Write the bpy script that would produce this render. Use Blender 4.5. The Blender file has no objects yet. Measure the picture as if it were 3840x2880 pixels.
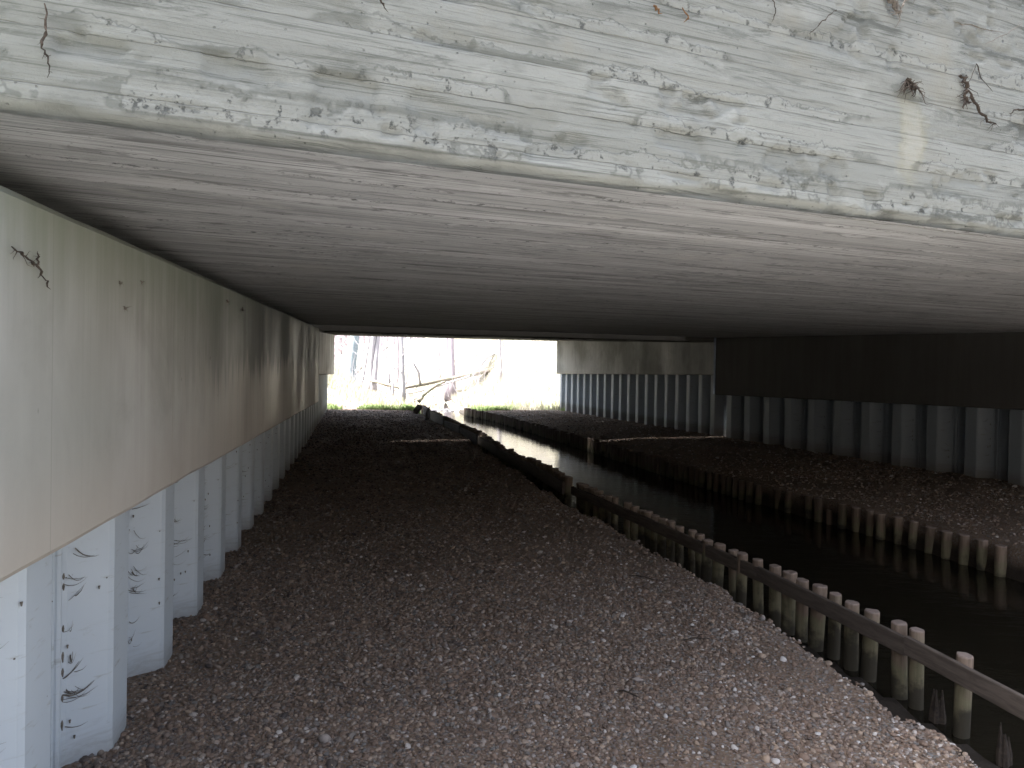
import bpy, math, random
import numpy as np
from mathutils import Matrix, Vector
random.seed(7); RS = np.random.RandomState(11)
S = bpy.context.scene; COL = S.collection
R = math.radians

# ---------------------------------------------------------------- camera, sky, sun, exposure
cam = bpy.data.cameras.new('camera'); cam.sensor_width = 36; cam.lens = 26.04
cam.clip_start = 0.05; cam.clip_end = 900; cam.shift_y = -0.0147
co = bpy.data.objects.new('camera', cam); COL.objects.link(co); S.camera = co
co.matrix_world = Matrix.Translation((0, 0, 1.5)) @ Matrix.Rotation(R(90-0.5), 4, 'X') @ Matrix.Rotation(R(0.94), 4, 'Z')
W = bpy.data.worlds.new('World'); S.world = W; W.use_nodes = True
SUN_EL, SUN_AZ = 55, 254            # degrees; azimuth clockwise from +Y
wn = W.node_tree.nodes; sky = wn.new('ShaderNodeTexSky'); sky.sky_type = 'NISHITA'; sky.sun_disc = False
sky.sun_elevation = R(SUN_EL); sky.sun_rotation = R(SUN_AZ); sky.dust_density = 4.0; sky.air_density = 1.0; sky.ozone_density = 1.5
hs = wn.new('ShaderNodeHueSaturation'); hs.inputs['Saturation'].default_value = .55      # thin high cloud
W.node_tree.links.new(sky.outputs[0], hs.inputs['Color']); W.node_tree.links.new(hs.outputs[0], wn['Background'].inputs[0]); wn['Background'].inputs[1].default_value = 0.14
sl = bpy.data.lights.new('sun', 'SUN'); sl.energy = 5.0; sl.angle = R(9); sl.color = (1, .98, .955)
so = bpy.data.objects.new('sun', sl); COL.objects.link(so)
sd = Vector((math.sin(R(SUN_AZ))*math.cos(R(SUN_EL)), math.cos(R(SUN_AZ))*math.cos(R(SUN_EL)), math.sin(R(SUN_EL))))
so.rotation_euler = sd.to_track_quat('Z', 'Y').to_euler(); so.location = (0, 0, 30)
vs = S.view_settings; vs.view_transform = 'Standard'; vs.look = 'None'; vs.gamma = 1; vs.use_curve_mapping = False
vs.exposure = 2.58
S.cycles.max_bounces = 8; S.cycles.diffuse_bounces = 3; S.cycles.glossy_bounces = 3

# ---------------------------------------------------------------- node helper
class M:
    def __init__(s, name):
        s.m = bpy.data.materials.new(name); s.m.use_nodes = True; s.t = s.m.node_tree; s.n = s.t.nodes
        s.b = s.n['Principled BSDF']; s.b.inputs['Specular IOR Level'].default_value = .3
        s.tc = s.n.new('ShaderNodeTexCoord').outputs['Object']
    def put(s, sock, v):
        if isinstance(v, bpy.types.NodeSocket): s.t.links.new(v, sock)
        elif v is not None:
            if isinstance(v, (tuple, list)) and len(v) == 3 and sock.type == 'RGBA': v = (*v, 1)
            sock.default_value = v
    def map(s, scale=(1, 1, 1), loc=(0, 0, 0), rot=(0, 0, 0), src=None):
        n = s.n.new('ShaderNodeMapping'); n.inputs['Scale'].default_value = scale; n.inputs['Location'].default_value = loc
        n.inputs['Rotation'].default_value = rot; s.put(n.inputs[0], src or s.tc); return n.outputs[0]
    def noise(s, scale=5, detail=6, rough=.6, vec=None, dist=0, col=False):
        n = s.n.new('ShaderNodeTexNoise'); s.put(n.inputs['Vector'], vec or s.tc)
        n.inputs['Scale'].default_value = scale; n.inputs['Detail'].default_value = detail
        n.inputs['Roughness'].default_value = rough; n.inputs['Distortion'].default_value = dist
        return n.outputs['Color' if col else 'Fac']
    def voro(s, scale=10, vec=None, feat='F1', out='Distance', rnd=1):
        n = s.n.new('ShaderNodeTexVoronoi'); n.feature = feat; s.put(n.inputs['Vector'], vec or s.tc)
        n.inputs['Scale'].default_value = scale; n.inputs['Randomness'].default_value = rnd; return n.outputs[out]
    def ramp(s, v, a, b, lo=0., hi=1.):
        n = s.n.new('ShaderNodeMapRange'); n.interpolation_type = 'SMOOTHSTEP'; s.put(n.inputs[0], v)
        for i, x in enumerate((a, b, lo, hi)): n.inputs[i+1].default_value = x
        return n.outputs[0]
    def math(s, op, a, b=None, c=None):
        n = s.n.new('ShaderNodeMath'); n.operation = op
        for i, x in enumerate((a, b, c)):
            if x is not None: s.put(n.inputs[i], x)
        return n.outputs[0]
    def mix(s, f, a, b, mode='MIX'):
        n = s.n.new('ShaderNodeMix'); n.data_type = 'RGBA'; n.blend_type = mode
        s.put(n.inputs[0], f); s.put(n.inputs[6], a); s.put(n.inputs[7], b); return n.outputs[2]
    def xyz(s, v=None):
        n = s.n.new('ShaderNodeSeparateXYZ'); s.put(n.inputs[0], v or s.tc); return n.outputs
    def comb(s, x, y, z):
        n = s.n.new('ShaderNodeCombineXYZ')
        for i, q in enumerate((x, y, z)): s.put(n.inputs[i], q)
        return n.outputs[0]
    def bump(s, h, st=.3, d=.01, prev=None):
        n = s.n.new('ShaderNodeBump'); n.inputs['Strength'].default_value = st; n.inputs['Distance'].default_value = d
        s.put(n.inputs['Height'], h)
        if prev is not None: s.put(n.inputs['Normal'], prev)
        s.put(s.b.inputs['Normal'], n.outputs[0]); return n.outputs[0]
    def done(s, col, rough=.8):
        s.put(s.b.inputs['Base Color'], col); s.put(s.b.inputs['Roughness'], rough); return s.m

def board_concrete(name, lateral, pitch, base, dark, warm, streak_amt, fine, pits=True, bvar=.28):
    """board-marked cast concrete. lateral: 'Z' boards stacked in z (fascia) or 'Y' (soffit); boards run along local x"""
    m = M(name); x, y, z = m.xyz(); lat = z if lateral == 'Z' else y
    wob = m.noise(.9, 3, .5, m.map((1, 0, 0) if lateral == 'Z' else (1, .15, 0)))
    lat2 = m.math('ADD', lat, m.math('MULTIPLY', m.math('SUBTRACT', wob, .5), .012))
    q = m.math('DIVIDE', lat2, pitch); idx = m.math('FLOOR', q); fr = m.math('FRACT', q)
    wn_ = m.n.new('ShaderNodeTexWhiteNoise'); wn_.noise_dimensions = '1D'; m.put(wn_.inputs['W'], idx); rnd = wn_.outputs['Value']
    sc = (1, 1, 1)
    off = m.comb(m.math('MULTIPLY', rnd, 37.), 0., 0.)
    va = m.n.new('ShaderNodeVectorMath'); va.operation = 'ADD'; m.put(va.inputs[0], m.tc); m.put(va.inputs[1], off); bv = va.outputs[0]
    st = (.8, 60, 1) if lateral == 'Y' else (1.3, 1, 60)
    grain = m.noise(1.8, 8, .72, m.map(st, src=bv), .4)
    grain_f = m.noise(5, 8, .75, m.map((.7, 30, 1) if lateral == 'Y' else (.8, 1, 34), src=bv), .3)
    big = m.noise(1.1, 5, .6, m.map((.7, 1.6, 1.6), src=bv), .8)
    blot = m.noise(7, 9, .7, m.map((.45, 2.6, 2.6), src=bv), .6)
    c = m.mix(m.ramp(big, .3, .7), base, tuple(k*.80 for k in base))
    c = m.mix(m.math('MULTIPLY', rnd, bvar), c, dark)
    c = m.mix(m.ramp(grain, .50, .62, 0, streak_amt), c, dark)
    c = m.mix(m.ramp(grain_f, .60, .70, 0, streak_amt*.7), c, tuple(k*.8 for k in dark))
    # dark damp patches with ragged outline, mostly hugging the board joints
    pm = m.math('MULTIPLY', m.ramp(blot, .49, .58), m.ramp(big, .46, .56))
    edge = m.ramp(fr, .35, .95)
    c = m.mix(m.math('MULTIPLY', pm, m.math('ADD', .25, m.math('MULTIPLY', edge, .6))), c, tuple(k*.72 for k in dark))
    c = m.mix(m.math('MULTIPLY', m.ramp(m.noise(2.3, 5, .6), .56, .72), .5), c, warm)
    if lateral == 'Z':
        sx = m.math('SUBTRACT', m.math('ADD', x, m.math('MULTIPLY', m.math('SUBTRACT', m.noise(7, 5, .7), .5), .26)), 2.29); sz = m.math('SUBTRACT', z, 2.20)
        rr_ = m.math('ADD', m.math('MULTIPLY', m.math('MULTIPLY', sx, sx), 260.), m.math('MULTIPLY', m.math('MULTIPLY', sz, sz), 48.))
        c = m.mix(m.math('MULTIPLY', m.ramp(rr_, 1.9, .3, 0, .5), m.noise(12, 5, .7)), c, (.30, .28, .17)); c = m.mix(m.ramp(rr_, .8, 0, 0, .35), c, (.36, .36, .33))
    # pale lime skins
    c = m.mix(m.math('MULTIPLY', m.ramp(m.noise(4, 7, .7, m.map((1, 2, 2))), .55, .66), fine), c, tuple(min(1, k*1.25) for k in base))
    # joint line
    jn = m.noise(9, 5, .6)
    jd = m.math('ABSOLUTE', m.math('SUBTRACT', m.math('ADD', fr, m.math('MULTIPLY', m.math('SUBTRACT', jn, .5), .10)), .5))
    jl = m.math('MULTIPLY', m.ramp(jd, .485, .5), m.ramp(m.noise(1.3, 3, .5, bv), .4, .6, .25, 1))
    c = m.mix(m.math('MULTIPLY', jl, .55), c, tuple(k*.45 for k in dark))
    h = m.math('ADD', m.math('MULTIPLY', grain, .9), m.math('MULTIPLY', blot, .55))
    h = m.math('SUBTRACT', h, m.math('MULTIPLY', jl, .8))
    if pits:
        pv = m.voro(46); pr = m.noise(3, 3, .6)
        pit = m.math('MULTIPLY', m.ramp(m.math('ADD', pv, m.math('MULTIPLY', m.math('SUBTRACT', m.noise(90, 3, .6), .5), .25)), .15, .05), m.ramp(pr, .47, .55))
        c = m.mix(m.math('MULTIPLY', pit, .55), c, (.05, .052, .052))
        pv2 = m.voro(17); pit2 = m.math('MULTIPLY', m.ramp(m.math('ADD', pv2, m.math('MULTIPLY', m.math('SUBTRACT', m.noise(50, 3, .6), .5), .12)), .09, .04), m.ramp(m.noise(2.1, 3, .6), .54, .62))
        c = m.mix(m.math('MULTIPLY', pit2, .7), c, (.05, .055, .06))
        h = m.math('SUBTRACT', h, m.math('ADD', pit, pit2))
    # crusty honeycombed seams: a ragged band beside some joints, speckled with dark voids
    if pits:
        cr = m.noise(26, 6, .75); band = m.math('MULTIPLY', m.ramp(m.math('ABSOLUTE', m.math('SUBTRACT', m.math('ADD', fr, m.math('MULTIPLY', m.math('SUBTRACT', m.noise(5.5, 5, .65), .5), 1.3)), .05)), .26, .12), m.ramp(m.noise(1.4, 3, .5, bv), .46, .56))
        if lateral == 'Z': band = m.math('MAXIMUM', band, m.math('MULTIPLY', m.math('MULTIPLY', m.ramp(z, 2.075, 2.0), m.ramp(z, 1.955, 1.985)), m.ramp(m.noise(3.2, 5, .65), .42, .52)))
        c = m.mix(m.math('MULTIPLY', band, .4), c, tuple(k*1.12 for k in base)); vd = m.math('MULTIPLY', band, m.ramp(cr, .555, .62)); c = m.mix(m.math('MULTIPLY', vd, .75), c, (.045, .05, .05))
        rim = m.math('MULTIPLY', m.ramp(m.math('ABSOLUTE', m.math('SUBTRACT', band, .35)), .25, .05), .5); c = m.mix(rim, c, tuple(k*.9 for k in dark))
        h = m.math('SUBTRACT', h, m.math('MULTIPLY', vd, 1.6)); h = m.math('ADD', h, m.math('MULTIPLY', band, m.math('MULTIPLY', cr, 1.5)))
    h = m.math('ADD', h, m.math('MULTIPLY', m.noise(110, 5, .75), .7))
    m.bump(h, .75, .006)
    return m.done(c, .85)

mat_fascia = board_concrete('fascia_concrete', 'Z', .105, (.25, .26, .243), (.10, .106, .094), (.22, .21, .17), .8, .35)

mat_soffit = board_concrete('soffit_concrete', 'Y', .115, (.55, .56, .575), (.185, .19, .192), (.48, .475, .455), 1., .2, True, .45)

def smooth_concrete(name, wet, green=.75, k=1.):
    m = M(name); x, y, z = m.xyz()      # x runs along the wall, z up
    st = m.noise(3, 7, .65, m.map((2.2, 1, .12)), .2); st2 = m.noise(14, 6, .7, m.map((1.6, 1, .05)), .1)
    big = m.noise(.9, 5, .6, m.map((1, 1, .6)))
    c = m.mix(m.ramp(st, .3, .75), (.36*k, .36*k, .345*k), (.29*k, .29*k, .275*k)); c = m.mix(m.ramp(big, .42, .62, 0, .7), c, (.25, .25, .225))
    mot = m.noise(2.6, 7, .68, m.map((1, 1, .8)), .5); c = m.mix(m.ramp(mot, .5, .68, 0, .4), c, (.22, .222, .2))
    c = m.mix(m.ramp(st2, .56, .74, 0, .22), c, (.18, .18, .155))
    c = m.mix(m.math('MULTIPLY', m.ramp(z, 1.35, .98), .5), c, (.40, .345, .295))  # warm tint low down stands for light bounced off the gravel
    gz = m.math('ADD', z, m.math('MULTIPLY', st, .45))
    c = m.mix(m.ramp(gz, 1.75, 2.12, 0, green), c, (.15, .175, .125))
    if wet:
        # damp end with drips: long pale lime runs in a dark wet band, far half of this beam
        dr = m.noise(4, 6, .7, m.map((2.2, 1, .10))); zz = m.math('ADD', z, m.math('MULTIPLY', dr, .8))
        far = m.ramp(m.math('ADD', x, m.math('MULTIPLY', st, 3)), 5.2, 9.5)
        c = m.mix(m.math('MULTIPLY', far, m.ramp(zz, 1.72, 1.92, .12, .85)), c, (.06, .066, .066))
        run = m.math('MULTIPLY', m.math('MULTIPLY', far, m.ramp(zz, 1.90, 1.78)), m.ramp(st2, .40, .62, .25, .9))
        c = m.mix(run, c, (.42, .37, .33))
    sp = m.math('MULTIPLY', m.ramp(m.voro(9, m.map((1, 1, .6))), .075, .03), m.ramp(m.noise(2, 2, .5), .5, .55))
    c = m.mix(m.math('MULTIPLY', sp, .85), c, (.03, .025, .02))
    jx = m.math('ABSOLUTE', m.math('SUBTRACT', m.math('FRACT', m.math('DIVIDE', x, 1.15)), .5))
    jl = m.ramp(jx, .4965, .4995); c = m.mix(m.math('MULTIPLY', jl, .28), c, (.12, .12, .10))
    h = m.math('ADD', m.math('MULTIPLY', st2, .5), m.noise(40, 5, .7)); m.bump(h, .25, .004)
    return m.done(c, m.ramp(big, .3, .7, .5, .8))
def shaded_concrete():
    m = M('shade_darkened_concrete'); st = m.noise(3, 6, .65, m.map((2, 1, .15))); b_ = m.noise(1.2, 5, .6)
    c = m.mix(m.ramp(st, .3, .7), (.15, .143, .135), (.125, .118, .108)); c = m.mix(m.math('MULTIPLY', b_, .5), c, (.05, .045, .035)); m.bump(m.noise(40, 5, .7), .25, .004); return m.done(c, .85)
mat_concrete_shaded = shaded_concrete()  # coloured darker to stand for shade on the right beam and far deck
mat_beam_wet = smooth_concrete('damp_beam_concrete', True); mat_beam = smooth_concrete('beam_concrete', False, .08, 1.3)  # beam_concrete: base lightened, standing for light from the far opening

def painted_steel(name='pale_blue_painted_steel', k=1.):
    m = M(name)
    n = m.noise(2.2, 6, .6); sm = m.noise(6, 7, .7, m.map((1, 1, 4.5)), .6); v = m.noise(30, 5, .7)
    c = m.mix(n, (.50*k, .555*k, .61*k), (.44*k, .495*k, .55*k))
    c = m.mix(m.ramp(sm, .55, .72, 0, .5), c, (.20, .185, .15))
    x, y, z = m.xyz()
    c = m.mix(m.math('MULTIPLY', m.ramp(m.math('ADD', z, m.math('MULTIPLY', sm, .3)), .32, .1), .55), c, (.16, .13, .10))
    sp = m.math('MULTIPLY', m.ramp(m.voro(26), .10, .05), m.ramp(m.noise(5, 2, .5), .56, .6)); c = m.mix(m.math('MULTIPLY', sp, .9), c, (.05, .035, .02))
    m.bump(m.math('ADD', m.math('MULTIPLY', v, .5), sm), .18, .004)
    return m.done(c, .5)
mat_steel = mat_steel_l = painted_steel()

def wood(name, base, top, algae, dark, st=(3, 3, .25)):
    m = M(name); x, y, z = m.xyz(); ob = m.n.new('ShaderNodeObjectInfo').outputs['Random']
    va = m.n.new('ShaderNodeVectorMath'); va.operation = 'ADD'; m.put(va.inputs[0], m.tc); m.put(va.inputs[1], m.comb(m.math('MULTIPLY', ob, 31.), 0., 0.)); v = va.outputs[0]
    g = m.noise(14, 7, .7, m.map(st, src=v), .5); p = m.noise(7, 5, .6, v)
    c = m.mix(m.ramp(g, .35, .65), base, tuple(k*.55 for k in base))
    c = m.mix(m.math('MULTIPLY', ob, .35), c, tuple(k*.6 for k in base))
    if algae:      # z = 0 is the post's top; tide line of algae then wet black timber near the water
        zz = m.math('ADD', z, m.math('ADD', m.math('MULTIPLY', m.math('SUBTRACT', p, .5), .5), m.math('MULTIPLY', m.math('SUBTRACT', ob, .5), .14)))
        c = m.mix(m.ramp(zz, -.08, -.2, 0, .45), c, algae); c = m.mix(m.ramp(zz, -.20, -.34, 0, .93), c, dark)
        c = m.mix(m.ramp(z, -.012, 0, 0, .4), c, top)
    m.bump(m.math('ADD', g, m.math('MULTIPLY', p, .4)), .5, .005)
    return m.done(c, .75)
mat_post = wood('round_post_timber', (.25, .185, .14), (.42, .35, .33), (.15, .17, .085), (.035, .03, .022))
mat_post_shaded = wood('shaded_round_post_timber', (.15, .11, .085), (.22, .18, .16), (.085, .10, .05), (.02, .018, .014))  # same timber in darker colours, standing for shade deeper inside
mat_board = wood('weathered_board', (.16, .13, .11), None, None, None, (.35, 3, 3))
mat_grey_board = wood('grey_board', (.24, .23, .24), None, None, None, (.35, 3, 3))

def ground_mat():
    m = M('sandy_gravel'); x, y, z = m.xyz()
    n = m.noise(1.3, 5, .6); f = m.noise(45, 6, .75); v = m.voro(62); vc = m.voro(62, out='Color')
    c = m.mix(m.ramp(n, .35, .65), (.168, .12, .088), (.235, .172, .13))
    c = m.mix(m.ramp(f, .45, .7, 0, .5), c, (.085, .06, .045))
    hs = m.n.new('ShaderNodeHueSaturation'); hs.inputs['Saturation'].default_value = .12; hs.inputs['Value'].default_value = .32; m.put(hs.inputs['Color'], vc)
    c = m.mix(m.ramp(v, .45, .3, 0, .55), c, hs.outputs[0])
    far = m.math('MAXIMUM', m.ramp(y, 26.0, 27.6), m.ramp(y, 2.45, 1.3))  # near end: pale ground added out of view to bounce light onto the soffit
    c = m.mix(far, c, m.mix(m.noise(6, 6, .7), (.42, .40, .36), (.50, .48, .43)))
    low = m.ramp(m.math('ADD', z, m.math('MULTIPLY', n, .08)), -.12, -.28); c = m.mix(m.math('MULTIPLY', low, .95), c, (.024, .018, .013))
    m.bump(m.math('ADD', m.math('MULTIPLY', v, -1.), f), .6, .012)
    return m.done(c, .9)
mat_ground = ground_mat()
def bank_mat():
    m = M('dry_grass_bank'); n = m.noise(1.5, 7, .7); f = m.noise(14, 7, .75, m.map((1, 1, .5)))
    c = m.mix(m.ramp(n, .35, .6), (.46, .44, .38), (.36, .34, .27)); c = m.mix(m.ramp(f, .5, .7, 0, .6), c, (.22, .17, .12))
    m.bump(m.math('ADD', n, f), .9, .08); return m.done(c, .95)
mat_bank = bank_mat()
def pebble_mat():
    m = M('pebble_stone'); at = m.n.new('ShaderNodeAttribute'); at.attribute_type = 'INSTANCER'; at.attribute_name = 'tone'
    r = m.n.new('ShaderNodeValToRGB'); m.put(r.inputs[0], at.outputs['Fac']); e = r.color_ramp.elements
    cols = [(0, (.07, .06, .058)), (.2, (.17, .122, .095)), (.38, (.235, .165, .125)), (.52, (.15, .143, .138)), (.66, (.36, .27, .20)), (.8, (.30, .265, .245)), (.92, (.50, .45, .415)), (1, (.58, .56, .55))]
    e[0].position, e[0].color = 0, (*cols[0][1], 1); e[1].position, e[1].color = 1, (*cols[-1][1], 1)
    for p, c in cols[1:-1]: k = e.new(p); k.color = (*c, 1)
    n = m.noise(60, 5, .7); c = m.mix(m.ramp(n, .4, .7, 0, .4), r.outputs[0], (.06, .045, .035))
    m.bump(n, .25, .002); return m.done(c, .6)
mat_pebble = pebble_mat()
def water_mat():
    m = M('stream_water'); a = m.noise(6.5, 5, .62, m.map((.55, 1.5, 1), rot=(0, 0, -.25)), .6); b = m.noise(1.3, 3, .5, m.map((1, .6, 1)))
    m.bump(m.math('ADD', m.math('MULTIPLY', a, .55), b), .09, .05)
    m.b.inputs['IOR'].default_value = 1.33; m.b.inputs['Specular IOR Level'].default_value = .5
    return m.done((.014, .012, .008), .04)
mat_water = water_mat()
def simple(name, a, b, scale=8, rough=.85, st=(1, 1, 1), bump=.4):
    m = M(name); n = m.noise(scale, 6, .7, m.map(st), .3); m.bump(n, bump, .01); return m.done(m.mix(m.ramp(n, .35, .65), a, b), rough)
mat_bark_pale = simple('pale_bark', (.42, .40, .415), (.30, .28, .295), 9, .9, (2, 2, .3))  # bark colours lightened to stand for glare in the far opening
mat_bark_dark = simple('ridged_bark', (.42, .37, .40), (.31, .265, .29), 9, .9, (2.5, 2.5, .2))
mat_bark_blue = simple('lichen_bark', (.30, .35, .37), (.22, .26, .28), 12, .9)
mat_moss = simple('mossy_bark', (.23, .23, .16), (.26, .21, .18), 5)
mat_root = simple('dead_root_fibre', (.025, .02, .017), (.06, .046, .036), 40)
mat_web = simple('dusty_cobweb', (.10, .088, .075), (.18, .16, .14), 60)
mat_green = simple('fresh_grass', (.24, .34, .13), (.36, .44, .22), 3)
mat_dry = simple('dry_grass', (.50, .47, .38), (.40, .37, .28), 3)
mat_leaf = simple('dead_leaf', (.18, .10, .05), (.11, .06, .03), 30)
mat_brown_leaf = simple('leaf_litter_soil', (.16, .09, .06), (.24, .14, .10), 12)
mat_dark_ground = simple('darkened_ground', (.045, .04, .03), (.085, .065, .045), 3)  # kept dark so the unseen ground behind the camera returns little light
mat_bed = simple('slab_body_concrete', (.3, .29, .26), (.22, .21, .19), 6)
mat_lit_strip = simple('painted_light_strip', (.42, .48, .58), (.34, .4, .5), 12)  # pale blue colour stands for light on the beam end
mat_stone = simple('wet_stone', (.10, .10, .11), (.2, .19, .2), 12, .4)

# ---------------------------------------------------------------- mesh helpers
class MB:
    def __init__(s): s.v = []; s.f = []
    def add(s, v, f):
        o = len(s.v); s.v += [tuple(p) for p in v]; s.f += [tuple(i+o for i in q) for q in f]; return s
    def box(s, c, d, rz=0, rx=0, ry=0):
        mt = Matrix.Translation(c) @ Matrix.Rotation(rz, 4, 'Z') @ Matrix.Rotation(ry, 4, 'Y') @ Matrix.Rotation(rx, 4, 'X')
        v = [mt @ Vector((x*d[0]/2, y*d[1]/2, z*d[2]/2)) for z in (-1, 1) for x, y in ((-1, -1), (1, -1), (1, 1), (-1, 1))]
        return s.add(v, [(3, 2, 1, 0), (4, 5, 6, 7), (0, 1, 5, 4), (1, 2, 6, 5), (2, 3, 7, 6), (3, 0, 4, 7)])
    def prism(s, poly, z0, z1):      # poly ccw xy; z0/z1 number or list per corner
        n = len(poly); a = z0 if hasattr(z0, '__len__') else [z0]*n; b = z1 if hasattr(z1, '__len__') else [z1]*n
        v = [(p[0], p[1], a[i]) for i, p in enumerate(poly)] + [(p[0], p[1], b[i]) for i, p in enumerate(poly)]
        return s.add(v, [tuple(range(n-1, -1, -1)), tuple(range(n, 2*n))] + [(i, (i+1) % n, n+(i+1) % n, n+i) for i in range(n)])
    def tube(s, pts, rad, n=6, flat=1.0):
        pts = [Vector(p) for p in pts]; rs = rad if hasattr(rad, '__len__') else [rad]*len(pts); o = len(s.v); up = Vector((.13, .31, .94))
        for i, p in enumerate(pts):
            t = (pts[min(i+1, len(pts)-1)]-pts[max(i-1, 0)]).normalized(); a = t.cross(up)
            if a.length < .05: a = t.cross(Vector((1, 0, 0)))
            a.normalize(); b = t.cross(a)
            for k in range(n):
                w = 2*math.pi*k/n; s.v.append(tuple(p + a*math.cos(w)*rs[i] + b*math.sin(w)*rs[i]*flat))
        for i in range(len(pts)-1):
            for k in range(n): s.f.append((o+i*n+k, o+i*n+(k+1) % n, o+(i+1)*n+(k+1) % n, o+(i+1)*n+k))
        s.f.append(tuple(o+k for k in range(n-1, -1, -1))); s.f.append(tuple(o+(len(pts)-1)*n+k for k in range(n))); return s
    def mesh(s, name, mat, smooth=False):
        me = bpy.data.meshes.new(name); me.from_pydata(s.v, [], s.f); me.materials.append(mat)
        if smooth: me.polygons.foreach_set('use_smooth', [True]*len(me.polygons))
        me.update(); return me
    def build(s, name, mat, parent=None, smooth=False): return link(name, s.mesh(name, mat, smooth), parent)
def link(name, me, parent=None, loc=None, rot=None):
    o = bpy.data.objects.new(name, me); COL.objects.link(o)
    if parent: o.parent = parent
    if loc is not None: o.location = loc
    if rot is not None: o.rotation_euler = rot
    return o
def tag(o, label, cat, group=None):
    o['label'] = label; o['category'] = cat
    if group: o['group'] = group
    return o
def empty(name, loc=(0, 0, 0), rz=0):
    o = bpy.data.objects.new(name, None); COL.objects.link(o); o.location = loc; o.rotation_euler = (0, 0, rz); return o
def grid(X, Y, Z, name, mat, parent=None, smooth=True, flip=False):
    h, w = X.shape; co_ = np.stack([X, Y, Z], -1).reshape(-1, 3).astype('f4')
    i = np.arange(h*w).reshape(h, w); q = np.stack([i[:-1, :-1], i[:-1, 1:], i[1:, 1:], i[1:, :-1]], -1).reshape(-1, 4)
    if flip: q = q[:, ::-1]
    me = bpy.data.meshes.new(name); me.vertices.add(h*w); me.vertices.foreach_set('co', co_.ravel())
    me.loops.add(q.size); me.loops.foreach_set('vertex_index', q.ravel().astype('i4')); me.polygons.add(len(q))
    me.polygons.foreach_set('loop_start', np.arange(0, q.size, 4, dtype='i4')); me.polygons.foreach_set('loop_total', np.full(len(q), 4, dtype='i4'))
    me.polygons.foreach_set('use_smooth', np.full(len(q), smooth)); me.update(calc_edges=True); me.validate(); me.materials.append(mat)
    return link(name, me, parent)
TAB = RS.rand(256, 256)
def vn(x, y, seed=0):
    x = np.asarray(x, float)+seed*17.3; y = np.asarray(y, float)+seed*9.1; xi = np.floor(x).astype(int); yi = np.floor(y).astype(int)
    fx = x-xi; fy = y-yi; fx = fx*fx*(3-2*fx); fy = fy*fy*(3-2*fy); T = lambda a, b: TAB[a & 255, b & 255]
    return (T(xi, yi)*(1-fx)+T(xi+1, yi)*fx)*(1-fy)+(T(xi, yi+1)*(1-fx)+T(xi+1, yi+1)*fx)*fy
def fbm(x, y, o=4, seed=0):
    r = 0; a = .5
    for k in range(o): r = r+a*vn(x*2**k, y*2**k, seed+k); a *= .5
    return r/(1-.5**o)
ss = lambda v, a, b: (lambda t: t*t*(3-2*t))(np.clip((v-a)/(b-a), 0, 1))

# ---------------------------------------------------------------- plan of the place (metres; +Y into the underpass)
POSTL = [(2.36, 3.81), (2.3, 4.15), (2.26, 4.27), (2.22, 4.5), (2.17, 4.66), (2.14, 4.83), (2.1, 4.98), (2.04, 5.13), (2.01, 5.28), (1.96, 5.44), (1.88, 5.58), (1.82, 5.76), (1.8, 5.93), (1.74, 6.1), (1.68, 6.25), (1.65, 6.41), (1.63, 6.57), (1.56, 6.77), (1.51, 6.92), (1.47, 7.07), (1.42, 7.21), (1.38, 7.35), (1.34, 7.48), (1.29, 7.65), (1.25, 7.82), (1.15, 8.08), (1.11, 8.26)]
POSTR = [(4.55, 6.84), (4.51, 7.05), (4.45, 7.23), (4.4, 7.43), (4.36, 7.65), (4.29, 7.85), (4.23, 8.05), (4.14, 8.24), (4.1, 8.42), (4.03, 8.6), (3.95, 8.78), (3.82, 9.14), (3.77, 9.32), (3.64, 9.67), (3.59, 9.9), (3.43, 10.2), (3.36, 10.36), (3.30, 10.52), (3.27, 10.7), (3.23, 10.86), (3.19, 11.02), (3.13, 11.2), (3.06, 11.36)]
LY = np.array([-12, 0, 3.81, 5.28, 6.57, 8.26, 9.2, 10.4, 11.7, 12.9, 16, 19.5, 23.4, 27, 31, 34, 38, 45, 60, 130]); LX = np.array([5.5, 3.3, 2.36, 2.01, 1.63, 1.11, .81, .593, .22, -.12, -.71, -1.67, -2.65, -3.4, -4.35, -5.6, -9, -14, -20, -30])
RY = np.array([-12, 0, 5, 6.84, 8.05, 9.67, 11.36, 15, 21.1, 23.7, 25.7, 28, 31, 34, 36, 40, 45, 60, 130]); RX = np.array([9, 6.8, 5.2, 4.55, 4.23, 3.64, 3.06, 2.03, .29, -.5, -1.46, -2.0, -2.6, -3.0, -5.2, -8, -12, -18, -28])
xl = lambda y: np.interp(y, LY, LX); xr = lambda y: np.interp(y, RY, RX)
EY = np.array([-12, 0, 2.75, 3.2, 3.76, 4.03, 4.46, 5.34, 6.38, 7.2, 8.5, 10, 14, 24, 30, 130]); EW = np.array([1.2, .9, .84, .84, .77, .76, .745, .67, .62, .58, .52, .45, .32, .25, .6, .6])
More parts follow.
